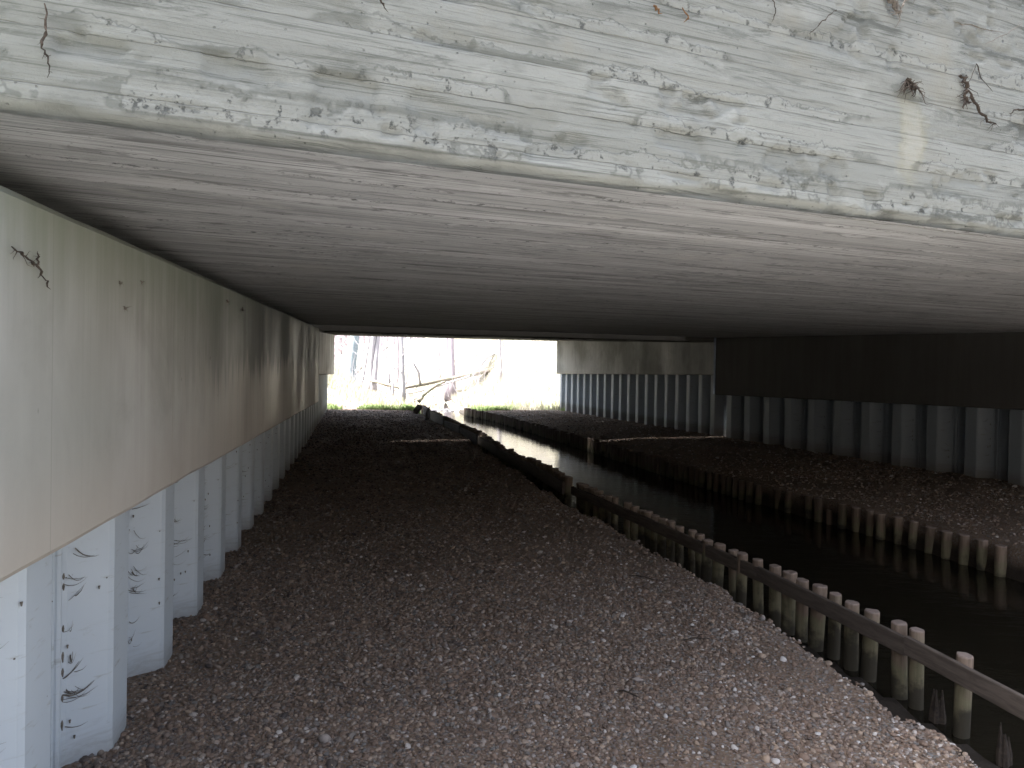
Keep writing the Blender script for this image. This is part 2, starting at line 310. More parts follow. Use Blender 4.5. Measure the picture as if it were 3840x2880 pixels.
def ground(x, y, detail=True):
    x = np.asarray(x, float); y = np.asarray(y, float)
    base = .05-.01*np.clip(y, -5, 27)
    L = xl(y); Rr = xr(y); w = np.interp(y, EY, EW)
    wv = (fbm(y*1.6, y*.3, 3, 5)-.5)*.16+(fbm(y*7, y*.3, 3, 15)-.5)*.12; e = L-w+wv
    # outside far banks
    dl = L-x; dr = x-Rr
    bl = 2.9*ss(dl, .9, 5.5)*ss(y, 25.5, 31)+.5*ss(dl, 6, 14)*ss(y, 27, 33)
    br = 2.55*ss(dr, 1.2, 5.0)*ss(y, 27.5, 35.5)+.4*ss(dr, .2, 1.5)*ss(y, 28, 31)
    fld = 1.5*ss(y, 40, 60)
    zl = base+np.maximum(bl, fld); zr = base-.10*np.exp(-np.clip(x-Rr, 0, 9)/.7)+np.maximum(br, fld)
    if detail:
        nz = (fbm(x*.9, y*.9, 3, 1)-.5)*.05+(fbm(x*6, y*6, 2, 2)-.5)*.018+ss(y, 27, 31)*(fbm(x*.8, y*.8, 4, 3)-.5)*.5
    else: nz = 0
    t = .8*np.clip((x-e)/np.minimum(.34, np.maximum(L-.06-e, .05)), 0, 1)**.8+.2*ss(x, e+.2, np.maximum(L-.06, e+.25)); z = zl*(1-t)-(.385+.05*(fbm(x*4, y*4, 2, 33)-.5))*t
    z = np.where(x > L-.03, -.75, z)
    sl = np.where(y < 6.6, ss(6.6-y, 0, 1.5), 0)     # past the last right-hand post the bank slopes freely
    zr2 = -.7+(zr+.7)*ss(x-Rr, -.05+0*y, .02+1.1*sl+.02)
    z = np.where(x > (L+Rr)/2, np.where(x > Rr-.05, zr2, -.75), z)
    return z+nz*ss(z, -.6, -.2)

# ground inside, fine; outside, coarser; far plain to the horizon
gx = np.concatenate([np.arange(-9, -3, .25), np.arange(-3, 6, .06), np.arange(6, 12.01, .2)]); gy = np.concatenate([np.arange(-12, 1.5, .4), np.arange(1.5, 12, .07), np.arange(12, 28.01, .16)])
X, Y = np.meshgrid(gx, gy); g = grid(X, Y, ground(X, Y), 'gravel_ground', mat_ground); g['kind'] = 'structure'
gx = np.concatenate([np.arange(-60, -14, 1.5), np.arange(-14, 8, .16), np.arange(8, 60, 1.5)]); gy = np.concatenate([np.arange(27.7, 42, .16), np.arange(42, 135, 1.)])
X, Y = np.meshgrid(gx, gy); Zt = ground(X, Y); Zt[0] -= .02
g = grid(X, Y, Zt, 'grassy_bank_ground', mat_bank); g['kind'] = 'structure'
b = MB()
for q in ([(-700, -700), (700, -700), (700, -12), (-700, -12)], [(-700, 130), (700, 130), (700, 700), (-700, 700)]): b.add([(x, y, -.25 if y < 0 else 1.4) for x, y in q], [(0, 1, 2, 3)])
b.add([(-700, -12, -.25), (-9, -12, -.25), (-9, 28, -.25), (-700, 28, -.25)], [(0, 1, 2, 3)]).add([(12, -12, -.25), (700, -12, -.25), (700, 28, -.25), (12, 28, -.25)], [(0, 1, 2, 3)])
g = b.build('outer_ground', mat_dark_ground); g['kind'] = 'structure'
b = MB(); b.add([(-30, -12, -.4), (12, -12, -.4), (12, 46, -.4), (-30, 46, -.4)], [(0, 1, 2, 3)]); g = b.build('stream_water', mat_water); g['kind'] = 'structure'

# ---------------------------------------------------------------- the two bridge decks
A0 = Vector((-.92, 1.34)); du = Vector((.92024, .39136)); dv = Vector((-.39136, .92024)); ANG = math.atan2(.39136, .92024)
def soff(x, y): return 1.91-.008*x+.016*y
def loc2w(u, v): return (A0.x+du.x*u+dv.x*v, A0.y+du.y*u+dv.y*v)
vgap = lambda u: (13.82-.092*u)/1.047
near = empty('concrete_bridge_deck', (A0.x, A0.y, 0), ANG)
tag(near, 'nearer board-marked concrete bridge deck with pale fascia overhead', 'bridge deck')
# fascia: cast against rough boards, real relief
us = np.concatenate([np.arange(-7, -1.2, .15), np.arange(-1.2, 4.3, .010), np.arange(4.3, 15, .15)]); zs = np.concatenate([np.arange(0, 1.02, .0085)])
U, T = np.meshgrid(us, zs)
X0 = A0.x+du.x*U; Y0 = A0.y+du.y*U; zb = soff(X0, Y0); Zf = zb+T
q = (Zf+(fbm(U*1.1, U*0, 2, 8)-.5)*.012)/.105; idx = np.floor(q); fr = q-idx
step = (vn(idx*3.7, idx*0, 4)-.5)*.006
bow = -.0012*np.cos(fr*2*np.pi)
gr = (fbm(U*1.2+idx*7, Zf*60, 4, 9)-.5)*.0035
rag = fbm(U*14, Zf*14, 4, 10); honey = ss(rag, .54, .62)*ss(fbm(U*1.6, idx*2.3+fr*.9, 3, 12)+.12*ss(T, .16, .03), .46, .58)*.010
scal = ss(np.abs(fr-.12-(fbm(U*7+idx*5, idx*1.0, 3, 13)-.5)*.5), .05, .0)*.004*ss(vn(U*1.3, idx*3, 14), .35, .6)
D = step+bow+gr-honey+scal+(fbm(U*.8, Zf*2, 2, 15)-.5)*.003
cham = ss(T+(fbm(U*9, U*0+3, 4, 77)-.5)*.035, .028, .0); Yl = -D+cham*.03
g = grid(U, Yl, Zf, 'fascia', mat_fascia, near)
# rows of the fascia above the fine part
b = MB(); ua, ub = -7., 15.
z = lambda u: soff(A0.x+du.x*u, A0.y+du.y*u)
b.prism([(ua, .03), (ub, .03), (ub, .45), (ua, .45)], [z(ua)+.03, z(ub)+.03, z(ub)+.03, z(ua)+.03], [z(ua)+1.05, z(ub)+1.05, z(ub)+1.05, z(ua)+1.05])
b.build('edge_beam', mat_bed, near)
# soffit
us = np.concatenate([np.arange(-7, 15.01, .12)]); vv = np.concatenate([np.arange(.006, 6, .023), np.arange(6, 12.3, .06), [13.]])
U, V = np.meshgrid(us, vv); V = V.copy(); V[-1] = vgap(U[-1])
X0 = A0.x+du.x*U+dv.x*V; Y0 = A0.y+du.y*U+dv.y*V; qi = np.floor(V/.115+ .0)
Zs = soff(X0, Y0)+(vn(qi*3.1, qi*0, 22)-.5)*.006+(fbm(U*.7, V*.7, 3, 21)-.5)*.012
grid(U, V, Zs, 'soffit', mat_soffit, near, flip=True)
b = MB(); P = [(ua, .46), (ub, .46), (ub, vgap(ub)), (ua, vgap(ua))]
def zz(p, d=0): x, y = loc2w(*p); return soff(x, y)+d
b.prism(P, [zz(p, .025) for p in P], [zz(P[0], .6), zz(P[1], .6), zz(P[2], .22), zz(P[3], .22)]); b.build('slab', mat_bed, near)

far = empty('concrete_bridge_deck', (-3.7, 14.34, 0), math.atan(.325)); ca, sa = math.cos(math.atan(.325)), math.sin(math.atan(.325))
tag(far, 'farther lower concrete bridge deck beyond the narrow light gap', 'bridge deck')
def far_z(x, y): return 2.03+(y-(14.3+.325*(x+3.7)))*.0262
def w2far(x, y): dx, dy = x+3.7, y-14.34; return (dx*ca+dy*sa, -dx*sa+dy*ca)
lineG = lambda x: 14.284+.325*(x+3.7); lineF = lambda x: 24.95+.305*(x+5.94)
xs = np.linspace(-12, 13, 130); tt = np.linspace(0, 1, 120); XX, TT = np.meshgrid(xs, tt); YY = lineG(XX)*(1-TT)+lineF(XX)*TT
ZZ = far_z(XX, YY)+(fbm(XX*.7, YY*.7, 3, 31)-.5)*.02
dx, dy = XX+3.7, YY-14.34; grid(dx*ca+dy*sa, -dx*sa+dy*ca, ZZ, 'soffit', mat_concrete_shaded, far, flip=True)
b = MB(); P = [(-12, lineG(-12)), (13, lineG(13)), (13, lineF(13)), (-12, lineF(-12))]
b.prism([w2far(*p) for p in P], [far_z(*p)+.022 for p in P], [far_z(*P[0])+.22, far_z(*P[1])+.22, 3.0, 3.0]); b.build('slab', mat_concrete_shaded, far)
b = MB(); P = [(-12, lineF(-12)+.003), (13, lineF(13)+.003), (13, lineF(13)+.3), (-12, lineF(-12)+.3)]
b.prism([w2far(*p) for p in P], [far_z(*p)-.012 for p in P], [3.3]*4); b.build('edge_beam', mat_bed, far)

# ---------------------------------------------------------------- sheet pile walls with concrete cap beams
sL = Vector((-.2125, 1)).normalized(); aL = math.atan2(sL.y, sL.x); sR = Vector((-.3, 1)).normalized(); aR = math.atan2(sR.y, sR.x)
def pile_mesh(p, sign, crest, web, dep):
    tr = p-crest-2*web; c = .012
    prof = [(-web-tr/2, -dep), (-web-c, -dep), (-web+c*.6, -dep+c), (-c*.6, -c), (c, 0), (crest-c, 0), (crest+c*.6, -c), (crest+web-c*.6, -dep+c), (crest+web+c, -dep), (crest+web+tr/2, -dep)]
    th = .011; n = len(prof); v = []; f = []
    for z_ in (-.75, 1.42):
        v += [(s_, sign*q_, z_) for s_, q_ in prof] + [(s_, sign*(q_-th), z_) for s_, q_ in prof]
    for i in range(n-1):
        f += [(i, i+1, 2*n+i+1, 2*n+i), (n+i+1, n+i, 3*n+i, 3*n+i+1), (2*n+i, 2*n+i+1, 3*n+i+1, 3*n+i), (i+1, i, n+i, n+i+1)]
    f += [(0, 2*n, 3*n, n), (n-1, 2*n-1, 4*n-1, 3*n-1)]
    m = MB(); m.add(v, f)
    # interlock bead beside the web
    bs = -web-.06; m.tube([(bs, sign*(-dep+.002), -.75), (bs, sign*(-dep+.002), 1.42)], [.016, .016], 8)
    m.tube([(bs-.04, sign*(-dep), -.75), (bs-.04, sign*(-dep), 1.42)], [.009, .009], 6)
    return m.mesh('sheet_pile', mat_steel)
PL = .75*1.02233; mL = pile_mesh(PL, -1, .20, .09, .14)
def crestL(y): return -.893-.2125*y
def crestR(y): return 9.91-.3*y
def wall(name_label, me, ys, crest, ang, beam, bmat):
    y0 = ys[0]; w = empty('sheet_pile_wall', (crest(y0), y0, 0), ang); tag(w, name_label, 'wall', 'walls of the underpass')
    sv = Vector((math.cos(ang), math.sin(ang)))
    for y in ys:
        d = Vector((crest(y)-crest(y0), y-y0)).length; link('sheet_pile', me, w, (d, 0, 0))
    # beam in wall local frame: x along, y sign towards interior; flat prism with small chamfers
    x0, x1, zb0, zb1, zt0, zt1, sg = beam; off = .2; bk = -.75; c = .018
    N = 60; v = []; f = []
    for i in range(N+1):
        t = i/N; x_ = x0+(x1-x0)*t; zb_ = zb0+(zb1-zb0)*t; zt_ = zt0+(zt1-zt0)*t
        wob = (float(vn(x_*2, 0, 40))-.5)*.006; wb2 = (float(vn(x_*6, 3, 41))-.5)*.006
        for (yy, z_) in ((bk, zb_), (off-c+wob, zb_+wb2), (off+wob, zb_+c+wb2), (off+wob, zt_-c), (off-c+wob, zt_+wb2), (bk, zt_)): v.append((x_, sg*yy, z_))
    for i in range(N):
        for k in range(6): f.append((i*6+k, i*6+(k+1) % 6, (i+1)*6+(k+1) % 6, (i+1)*6+k))
    f += [tuple(range(6)), tuple(N*6+k for k in range(5, -1, -1))]
    m = MB(); m.add(v, f); m.build('cap_beam', bmat, w); return w
kL = 1.02233; ysL = [2.769+.75*k for k in range(-6, 31)]
nearL = [y for y in ysL if y < 14.2]; farL = [y for y in ysL if 14.2 <= y < 25.2]
y0 = nearL[0]; W1 = wall('long left wall of pale blue sheet piles under a damp streaked concrete beam', mL, nearL, crestL, aL,
     ((-2-y0)*kL, (14.22-y0)*kL, 1.139, .675, 1.76, 2.105, -1), mat_beam_wet)
y0 = farL[0]; W2 = wall('short left wall by the far opening, steel piles under a lit concrete beam', mL, farL, crestL, aL,
     ((14.26-y0)*kL, (24.75-y0)*kL, 1.20, 1.006, 2.08, 2.34, -1), mat_beam)
kR = 1.04403; pn = 7.25/11; pf = 9.75/18
mat_steel = painted_steel('shaded_blue_painted_steel', .58)  # same paint darkened, shade on the near right piles put into its colour
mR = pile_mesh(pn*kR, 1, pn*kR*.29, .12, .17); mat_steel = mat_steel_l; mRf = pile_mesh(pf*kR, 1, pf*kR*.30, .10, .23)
nearR = [17.25-pn*k for k in range(21, -1, -1)]; farR = [17.25+pf*k for k in range(1, 19)]
y0 = nearR[0]; W3 = wall('right wall of blue sheet piles under a deep beam, both coloured darker for shade', mR, nearR, crestR, aR,
     ((3.4-y0)*kR, (16.93-y0)*kR, 1.11, .843, 2.0, 2.2, 1), mat_concrete_shaded)
y0 = farR[0]; W4 = wall('right wall by the far opening, lit piles under a shallow pale beam', mRf, farR, crestR, aR,
     ((16.98-y0)*kR, (27.0-y0)*kR, 1.29, 1.112, 2.12, 2.36, 1), mat_beam)
m = MB(); xx = (16.93-nearR[0])*kR; m.box((xx+.030, .1985, 1.52), (.055, .05, 1.33)); m.build('lit_edge_strip', mat_lit_strip, W3)  # added strip, coloured as a lit edge at the end of the beam

# earth behind the walls
def bank(poly, z1, z0=-1.2):
    m = MB(); m.prism(poly, z0, z1); o = m.build('embankment', mat_bank); o['kind'] = 'structure'
bank([(crestL(-4)-.95, -4), (crestL(1.2)-.95, 1.2), (-14, 1.2), (-14, -4)], 1.72)
bank([(crestL(1.25)-.6, 1.25), (crestL(25)-.6, 25), (-16, 25), (-16, 1.25)], [1.82, 2.1, 3.0, 3.0])
bank([(crestR(3.2)+.6, 3.2), (17, 5.5), (17, 27), (crestR(26.8)+.6, 26.8)], [1.95, 2.6, 3.0, 2.2])

# unseen slope added behind the photographer to cut low sky light
gx = np.linspace(-70, 70, 90); gy = np.concatenate([np.linspace(-80, -18, 40), np.linspace(-17, -6, 22)]); X, Y = np.meshgrid(gx, gy)
hz = 8.5*ss(-Y, 6, 17)+(fbm(X*.3, Y*.3, 4, 70)-.5)*1.2*ss(-Y, 6, 10)-.30
g = grid(X, Y, hz, 'light_blocking_slope', mat_dark_ground); g['kind'] = 'structure'
# ---------------------------------------------------------------- timber revetments of the stream
def post_mesh(k):
    rr = random.Random(k); n = 14; m = MB(); L_ = .95; r = .046; v = []; f = []
    prof = [(-L_, 1.02), (-.5, 1.0), (-.25, .985), (-.006, .97), (0, .90)]
    wob = [1+rr.uniform(-.05, .05) for _ in range(n)]; bend = rr.uniform(-.012, .012)
    for z_, s_ in prof:
        for i in range(n):
            a = 2*math.pi*i/n; v.append((math.cos(a)*r*s_*wob[i]+bend*z_*z_, math.sin(a)*r*s_*wob[i], z_+(rr.uniform(-.003, .003) if z_ > -.01 else 0)))
    for j in range(len(prof)-1):
        for i in range(n): f.append((j*n+i, j*n+(i+1) % n, (j+1)*n+(i+1) % n, (j+1)*n+i))
    f.append(tuple(range((len(prof)-1)*n, len(prof)*n))); m.add(v, f); me = m.mesh('post', mat_post, True)
    for p in me.polygons:
        if len(p.vertices) > 4 or all((v_ >= (len(prof)-2)*n) for v_ in p.vertices): p.use_smooth = False
    return me
PM = [post_mesh(k) for k in range(6)]; PMD = []
for q_ in PM: q_ = q_.copy(); q_.materials.clear(); q_.materials.append(mat_post_shaded); PMD.append(q_)
def put_post(par, x, y, ztop, r=1., i=0):
    PM_ = PMD if (par.name.startswith('post_revetment') and y > 8.7) else PM  # deeper right-hand posts take the copy coloured for shade
    rr = random.Random(int(x*1000)+int(y*977)); o = link('post', PM_[rr.randrange(6)], par, (x-par.location.x, y-par.location.y, ztop))
    o.scale = (r, r, 1); o.rotation_euler = (rr.uniform(-.045, .045), rr.uniform(-.045, .045), rr.uniform(0, 6)); return o
FL = empty('post_and_rail_revetment', (2.36, 3.81, 0)); tag(FL, 'left row of round timber posts with a rail edging the stream', 'revetment', 'timber edges of the stream')
for x, y in POSTL: put_post(FL, x, y, .035+random.uniform(-.012, .012), random.uniform(.84, 1.12))
put_post(FL, xl(3.3)+.0, 3.3, .0, 1.0)
y = 8.42
while y < 25.3:
    if not 9.18 < y < 9.38: put_post(FL, float(xl(y)), y, .03-.0015*(y-8)+random.uniform(-.03, .025), random.uniform(1.0, 1.3))
    y += random.uniform(.115, .15)
def rail(par, pts, off, ztop, h, th, mat, name='rail', side=-1):
    for (ya, yb, za, zb_) in pts:
        a = Vector((float(xl(ya)), ya)); b_ = Vector((float(xl(yb)), yb)); d = (b_-a).normalized(); n = Vector((-d.y, d.x))
        c = (a+b_)/2+n*off; mm = MB(); L_ = (b_-a).length
        o = empty_box(name, L_-.004, th, h, mat); o.parent = par
        o.location = (c.x-par.location.x, c.y-par.location.y, (za+zb_)/2-h/2); o.rotation_euler = (0, -math.atan2(zb_-za, L_), math.atan2(d.y, d.x))
def empty_box(name, lx, ly, lz, mat):
    c = .004; v = []; f = []
    ring = [(-ly/2+c, -lz/2), (ly/2-c, -lz/2), (ly/2, -lz/2+c), (ly/2, lz/2-c), (ly/2-c, lz/2), (-ly/2+c, lz/2), (-ly/2, lz/2-c), (-ly/2, -lz/2+c)]
    for x_ in (-lx/2, lx/2): v += [(x_, a, b_) for a, b_ in ring]
    f = [(i, (i+1) % 8, 8+(i+1) % 8, 8+i) for i in range(8)] + [tuple(range(7, -1, -1)), tuple(range(8, 16))]
    m = MB(); m.add(v, f); return m.build(name, mat)
rail(FL, [(2.6, 4.13, -.03, .015), (4.13, 5.55, .005, .005), (5.55, 7.4, .0, .002), (7.4, 9.15, .0, -.01)], .065, 0, .105, .03, mat_board)
rail(FL, [(9.45, 11.2, -.01, -.0), (11.2, 13.1, -.02, -.01), (13.1, 15.4, -.0, -.03)], .085, 0, .16, .03, mat_board)
rail(FL, [(15.5, 17.4, -.02, -.04), (17.5, 19.4, .0, -.05), (19.6, 22.0, .04, -.0), (22.2, 23.6, .02, .05)], .10, 0, .24, .028, mat_grey_board)
# broken boards and stakes leaning on the far end
bb = empty_box('loose_plank', 1.1, .03, .16, mat_grey_board); bb.location = (-2.35, 20.6, -.1); bb.rotation_euler = (.5, .55, R(100)); tag(bb, 'loose grey plank slipped down against the far left posts', 'plank')
bb = empty_box('timber_block', .34, .15, .13, mat_board); bb.location = (-2.95, 23.3, -.02); bb.rotation_euler = (.2, -.5, R(70)); tag(bb, 'dark block of timber beside the far end of the left posts', 'timber block')
FR = empty('post_revetment', (4.55, 6.84, 0)); tag(FR, 'right row of timber posts holding the gravel bank across the stream', 'revetment', 'timber edges of the stream')
for x, y in POSTR: put_post(FR, x, y, -.12+random.uniform(-.012, .012), random.uniform(1.0, 1.15))
put_post(FR, 3.88, 8.98, -.22, .8)
y = 11.55
while y < 26.6:
    put_post(FR, float(xr(y)), y, -.12-.001*(y-11)+random.uniform(-.03, .02), random.uniform(1.2, 1.6)); y += random.uniform(.13, .18)
ys = [6.9, 8.6, 10.3, 12.2, 14.2, 16.4, 18.6, 20.8]
for a_, b_ in zip(ys[:-1], ys[1:]):
    for k in range(3):
        pa = Vector((float(xr(a_)), a_)); pb = Vector((float(xr(b_)), b_)); d = (pb-pa).normalized(); n = Vector((d.y, -d.x)); c = (pa+pb)/2+n*.075
        o = empty_box('board', (pb-pa).length-.006, .025, .12, mat_post_shaded); o.parent = FR; o.location = (c.x-4.55, c.y-6.84, -.21-.127*k); o.rotation_euler = (0, 0, math.atan2(d.y, d.x))
# rotten stumps standing in the near water
for (x, y, zt, s_, lab) in ((2.33, 3.98, -.27, .045, 'rotten black stump in the water beside the nearest post'), (2.40, 3.56, -.25, .04, 'jagged dark stump by the bottom right of the bank')):
    m = MB()
    for k in range(7):
        a = k*.9; r_ = s_*random.uniform(.2, .8); m.tube([(math.cos(a)*r_, math.sin(a)*r_, -.4), (math.cos(a)*r_*.9, math.sin(a)*r_*.9, -.1), (math.cos(a)*r_*.8, math.sin(a)*r_*.8, random.uniform(-.06, .05))], [s_*.5, s_*.4, s_*.08], 6)
    o = m.build('rotten_stump', mat_root); o.location = (x, y, zt); tag(o, lab, 'stump')

# ---------------------------------------------------------------- pebbles (countless): instanced stones
protos = bpy.data.collections.new('pebble_shapes')
import bmesh
for k in range(7):
    bm = bmesh.new(); bmesh.ops.create_icosphere(bm, subdivisions=2, radius=.5); rr = RS.rand(6)
    s3 = (1, .62+.3*rr[0], .38+.25*rr[1])
    for v in bm.verts:
        p = v.co*2; n_ = .12*math.sin(p.x*3+rr[2]*6)*math.cos(p.y*2.4+rr[3]*6)+.08*math.sin(p.z*4+p.x*2+rr[4]*6)
        v.co = Vector((v.co.x*s3[0], v.co.y*s3[1], v.co.z*s3[2]))*(1+n_)
        # flatten one side a bit so that the stones read as worn chips
        d = Vector((math.cos(rr[5]*6), math.sin(rr[5]*6), .3)).normalized(); e = v.co.dot(d)
        if e > .3: v.co -= d*(e-.3)*.8
    me = bpy.data.meshes.new('pebble'); bm.to_mesh(me); bm.free(); me.materials.append(mat_pebble); me.polygons.foreach_set('use_smooth', [True]*len(me.polygons))
    protos.objects.link(bpy.data.objects.new('pebble', me))
def scatter(regions):
    P = []
    for (y0, y1, xa, xb, dens, sc) in regions:
        n = int((y1-y0)*8*dens); yy = RS.uniform(y0, y1, n); x0 = xa(yy); x1 = xb(yy); xx = x0+(x1-x0)*RS.rand(n)
        keep = RS.rand(n) < (x1-x0)/8
        # sandy bare patches, more of them to the right
        sand = fbm(xx*1.1, yy*1.1, 3, 50)+.05*np.clip(xx, 0, 2); keep &= RS.rand(n) < np.clip(1.25-ss(sand, .50, .66)*.85, 0, 1)
        s_ = sc*np.exp(RS.normal(0, .34, n)); P.append(np.stack([xx, yy, s_], 1)[keep])
    return np.concatenate(P)
lw = lambda y: crestL(y)-.1; le = lambda y: xl(y)-np.interp(y, EY, EW)+.12; re = lambda y: xr(y)+.12; rw = lambda y: crestR(y)+.1
pts = scatter([(-1.5, 2.15, lw, le, 550, .016), (2.15, 3.6, lw, le, 5600, .0150), (3.6, 5.5, lw, le, 4300, .0162), (5.5, 8.5, lw, le, 1900, .019), (8.5, 13, lw, le, 560, .024), (13, 19, lw, le, 300, .028), (13, 19, re, rw, 260, .028), (19, 27.2, lw, le, 190, .03), (19, 27.2, re, rw, 190, .03), (6.2, 9.5, re, rw, 1000, .022), (9.5, 13, re, rw, 450, .026), (3.0, 6.2, lambda y: xr(y)+.3, rw, 500, .024)])
n = len(pts); pz = ground(pts[:, 0], pts[:, 1])+pts[:, 2]*.12
sandm = pts[:, 0]
me = bpy.data.meshes.new('pebbles'); me.vertices.add(n); me.vertices.foreach_set('co', np.stack([pts[:, 0], pts[:, 1], pz], 1).astype('f4').ravel())
tone = np.clip(RS.beta(1.5, 2.3, n)+.04*np.clip(pts[:, 0]+.5, -1, 2.5), 0, 1)
for nm, ty, dat in (('size', 'FLOAT', pts[:, 2]), ('tone', 'FLOAT', tone), ('turn', 'FLOAT_VECTOR', np.stack([RS.normal(0, .3, n), RS.normal(0, .3, n), RS.uniform(0, 6.28, n)], 1)), ('pick', 'INT', RS.randint(0, 7, n))):
    a = me.attributes.new(nm, ty, 'POINT'); a.data.foreach_set('vector' if ty == 'FLOAT_VECTOR' else 'value', np.ascontiguousarray(dat, dtype='i4' if ty == 'INT' else 'f4').ravel())
pob = link('pebbles', me); pob['kind'] = 'stuff'; pob['label'] = 'small brown and grey pebbles covering the underpass floor'; pob['category'] = 'gravel'
ng = bpy.data.node_groups.new('pebble_scatter', 'GeometryNodeTree'); ng.interface.new_socket('Geometry', in_out='INPUT', socket_type='NodeSocketGeometry'); ng.interface.new_socket('Geometry', in_out='OUTPUT', socket_type='NodeSocketGeometry')
N = ng.nodes; gi = N.new('NodeGroupInput'); go = N.new('NodeGroupOutput'); ip = N.new('GeometryNodeInstanceOnPoints'); ci = N.new('GeometryNodeCollectionInfo'); ci.inputs[0].default_value = protos; ci.inputs[1].default_value = True; ci.inputs[2].default_value = True
def attr(nm, ty): a = N.new('GeometryNodeInputNamedAttribute'); a.data_type = ty; a.inputs[0].default_value = nm; return a.outputs[0]
L = ng.links; L.new(gi.outputs[0], ip.inputs['Points']); L.new(ci.outputs[0], ip.inputs['Instance']); ip.inputs['Pick Instance'].default_value = True
L.new(attr('pick', 'INT'), ip.inputs['Instance Index']); L.new(attr('size', 'FLOAT'), ip.inputs['Scale'])
er = N.new('FunctionNodeEulerToRotation'); L.new(attr('turn', 'FLOAT_VECTOR'), er.inputs[0]); L.new(er.outputs[0], ip.inputs['Rotation']); L.new(ip.outputs[0], go.inputs[0])
md = pob.modifiers.new('scatter', 'NODES'); md.node_group = ng

# ---------------------------------------------------------------- hanging roots, nests and cobwebs
def fas(u, z_, d=.012): x, y = A0.x+du.x*u+dv.x*-d, A0.y+du.y*u+dv.y*-d; return Vector((x, y, z_))
def bea(y, z_, d=.012): n_ = Vector((sL.y, -sL.x)); p = Vector((crestL(y), y))+n_*(.2+d); return Vector((p.x, p.y, z_))
def strand(m, pts, r, seed=0, hairs=0, fl=.6):
    rr = random.Random(seed); P_ = []
    for i in range(len(pts)-1):
        for k in range(5):
            t = k/5; p = pts[i].lerp(pts[i+1], t); P_.append(p+Vector([rr.uniform(-1, 1)*r*.9 for _ in range(3)]))
    P_.append(pts[-1]); n_ = len(P_); rad = [r*(.5+.5*math.sin(math.pi*min(1, .15+i/n_)))*rr.uniform(.6, 1.2) for i in range(n_)]; rad[-1] = r*.15
    m.tube(P_, rad, 6, fl)
    for _ in range(hairs):
        i = rr.randrange(1, n_-1); d = Vector([rr.uniform(-1, 1), rr.uniform(-.4, .4), rr.uniform(-1.2, .4)]); l_ = rr.uniform(1.5, 7)*r; e = Vector([rr.uniform(-1, 1) for _ in range(3)])*.35
        m.tube([P_[i], P_[i]+d*l_*.35+e*l_*.3, P_[i]+d*l_*.7+e*l_*.9, P_[i]+d*l_+e*l_*.4], [r*.3, r*.16, r*.12, r*.04], 4)
def hang(name, fn, lines, label, cat, mat=mat_root):
    m = MB()
    for k, (pp, r, h) in enumerate(lines): strand(m, [fn(*p) for p in pp], r*.62, k+len(label), int(h*1.6))
    tag(m.build(name, mat), label, cat)
hang('hanging_root', fas, [([(.06, 2.14), (.062, 2.09), (.055, 2.06), (.068, 2.04), (.065, 2.005)], .005, 4)], 'long brown root stuck to the fascia at the upper left corner', 'root')
hang('hanging_root', fas, [([(.655, 2.30), (.665, 2.28), (.69, 2.25)], .006, 5)], 'short fibrous root at the top of the fascia, left of middle', 'root')
hang('hanging_root', fas, [([(1.74, 2.50), (1.755, 2.46), (1.74, 2.43)], .003, 2)], 'thin dark root wisp high on the fascia, middle right', 'root')
hang('hanging_root', fas, [([(1.97, 2.51), (1.93, 2.475), (1.89, 2.44), (1.872, 2.425)], .004, 2)], 'slanting root strand ending in a brown bud on the fascia', 'root')
hang('cobweb', fas, [([(2.16, 2.62), (2.2, 2.58), (2.22, 2.55)], .016, 14), ([(2.3, 2.62), (2.24, 2.59), (2.22, 2.55)], .008, 6)], 'large dusty cobweb funnel at the top edge of the picture', 'cobweb', mat_web)
hang('insect_nest', fas, [([(2.25, 2.36), (2.27, 2.345), (2.30, 2.34)], .014, 26), ([(2.26, 2.35), (2.24, 2.31)], .005, 5)], 'small brown tufted nest above the pale stain on the fascia', 'nest')
hang('hanging_root', fas, [([(2.495, 2.42), (2.52, 2.38), (2.51, 2.34), (2.53, 2.33)], .012, 14), ([(2.52, 2.37), (2.57, 2.32), (2.62, 2.29), (2.66, 2.285)], .008, 12), ([(2.52, 2.38), (2.56, 2.46), (2.58, 2.42), (2.64, 2.385)], .003, 3), ([(2.51, 2.36), (2.505, 2.31)], .006, 3)], 'big black branching root clump on the right of the fascia', 'root')
hang('hanging_root', fas, [([(2.95, 2.40), (2.85, 2.365), (2.76, 2.345), (2.72, 2.33)], .007, 10)], 'brown root entering from the right edge of the fascia', 'root')
hang('cobweb', fas, [([(2.45, 2.57), (2.55, 2.575), (2.68, 2.58)], .004, 12), ([(2.6, 2.53), (2.7, 2.58), (2.78, 2.63)], .003, 6)], 'thin dusty web threads in the top right corner', 'cobweb', mat_web)
hang('dead_leaf', fas, [([(1.36, 2.40), (1.39, 2.385)], .007, 0)], 'curled brown leaf caught on the top middle of the fascia, the left one of two', 'leaf', mat_leaf)
hang('dead_leaf', fas, [([(1.45, 2.41), (1.47, 2.39), (1.455, 2.375)], .005, 0)], 'hook-shaped brown leaf on the fascia, right of the other leaf', 'leaf', mat_leaf)
hang('hanging_root', bea, [([(1.41, 1.71), (1.47, 1.70), (1.53, 1.69), (1.56, 1.67), (1.60, 1.645)], .006, 8), ([(1.53, 1.69), (1.53, 1.72)], .005, 4)], 'forked brown root on the left beam at the picture edge', 'root')
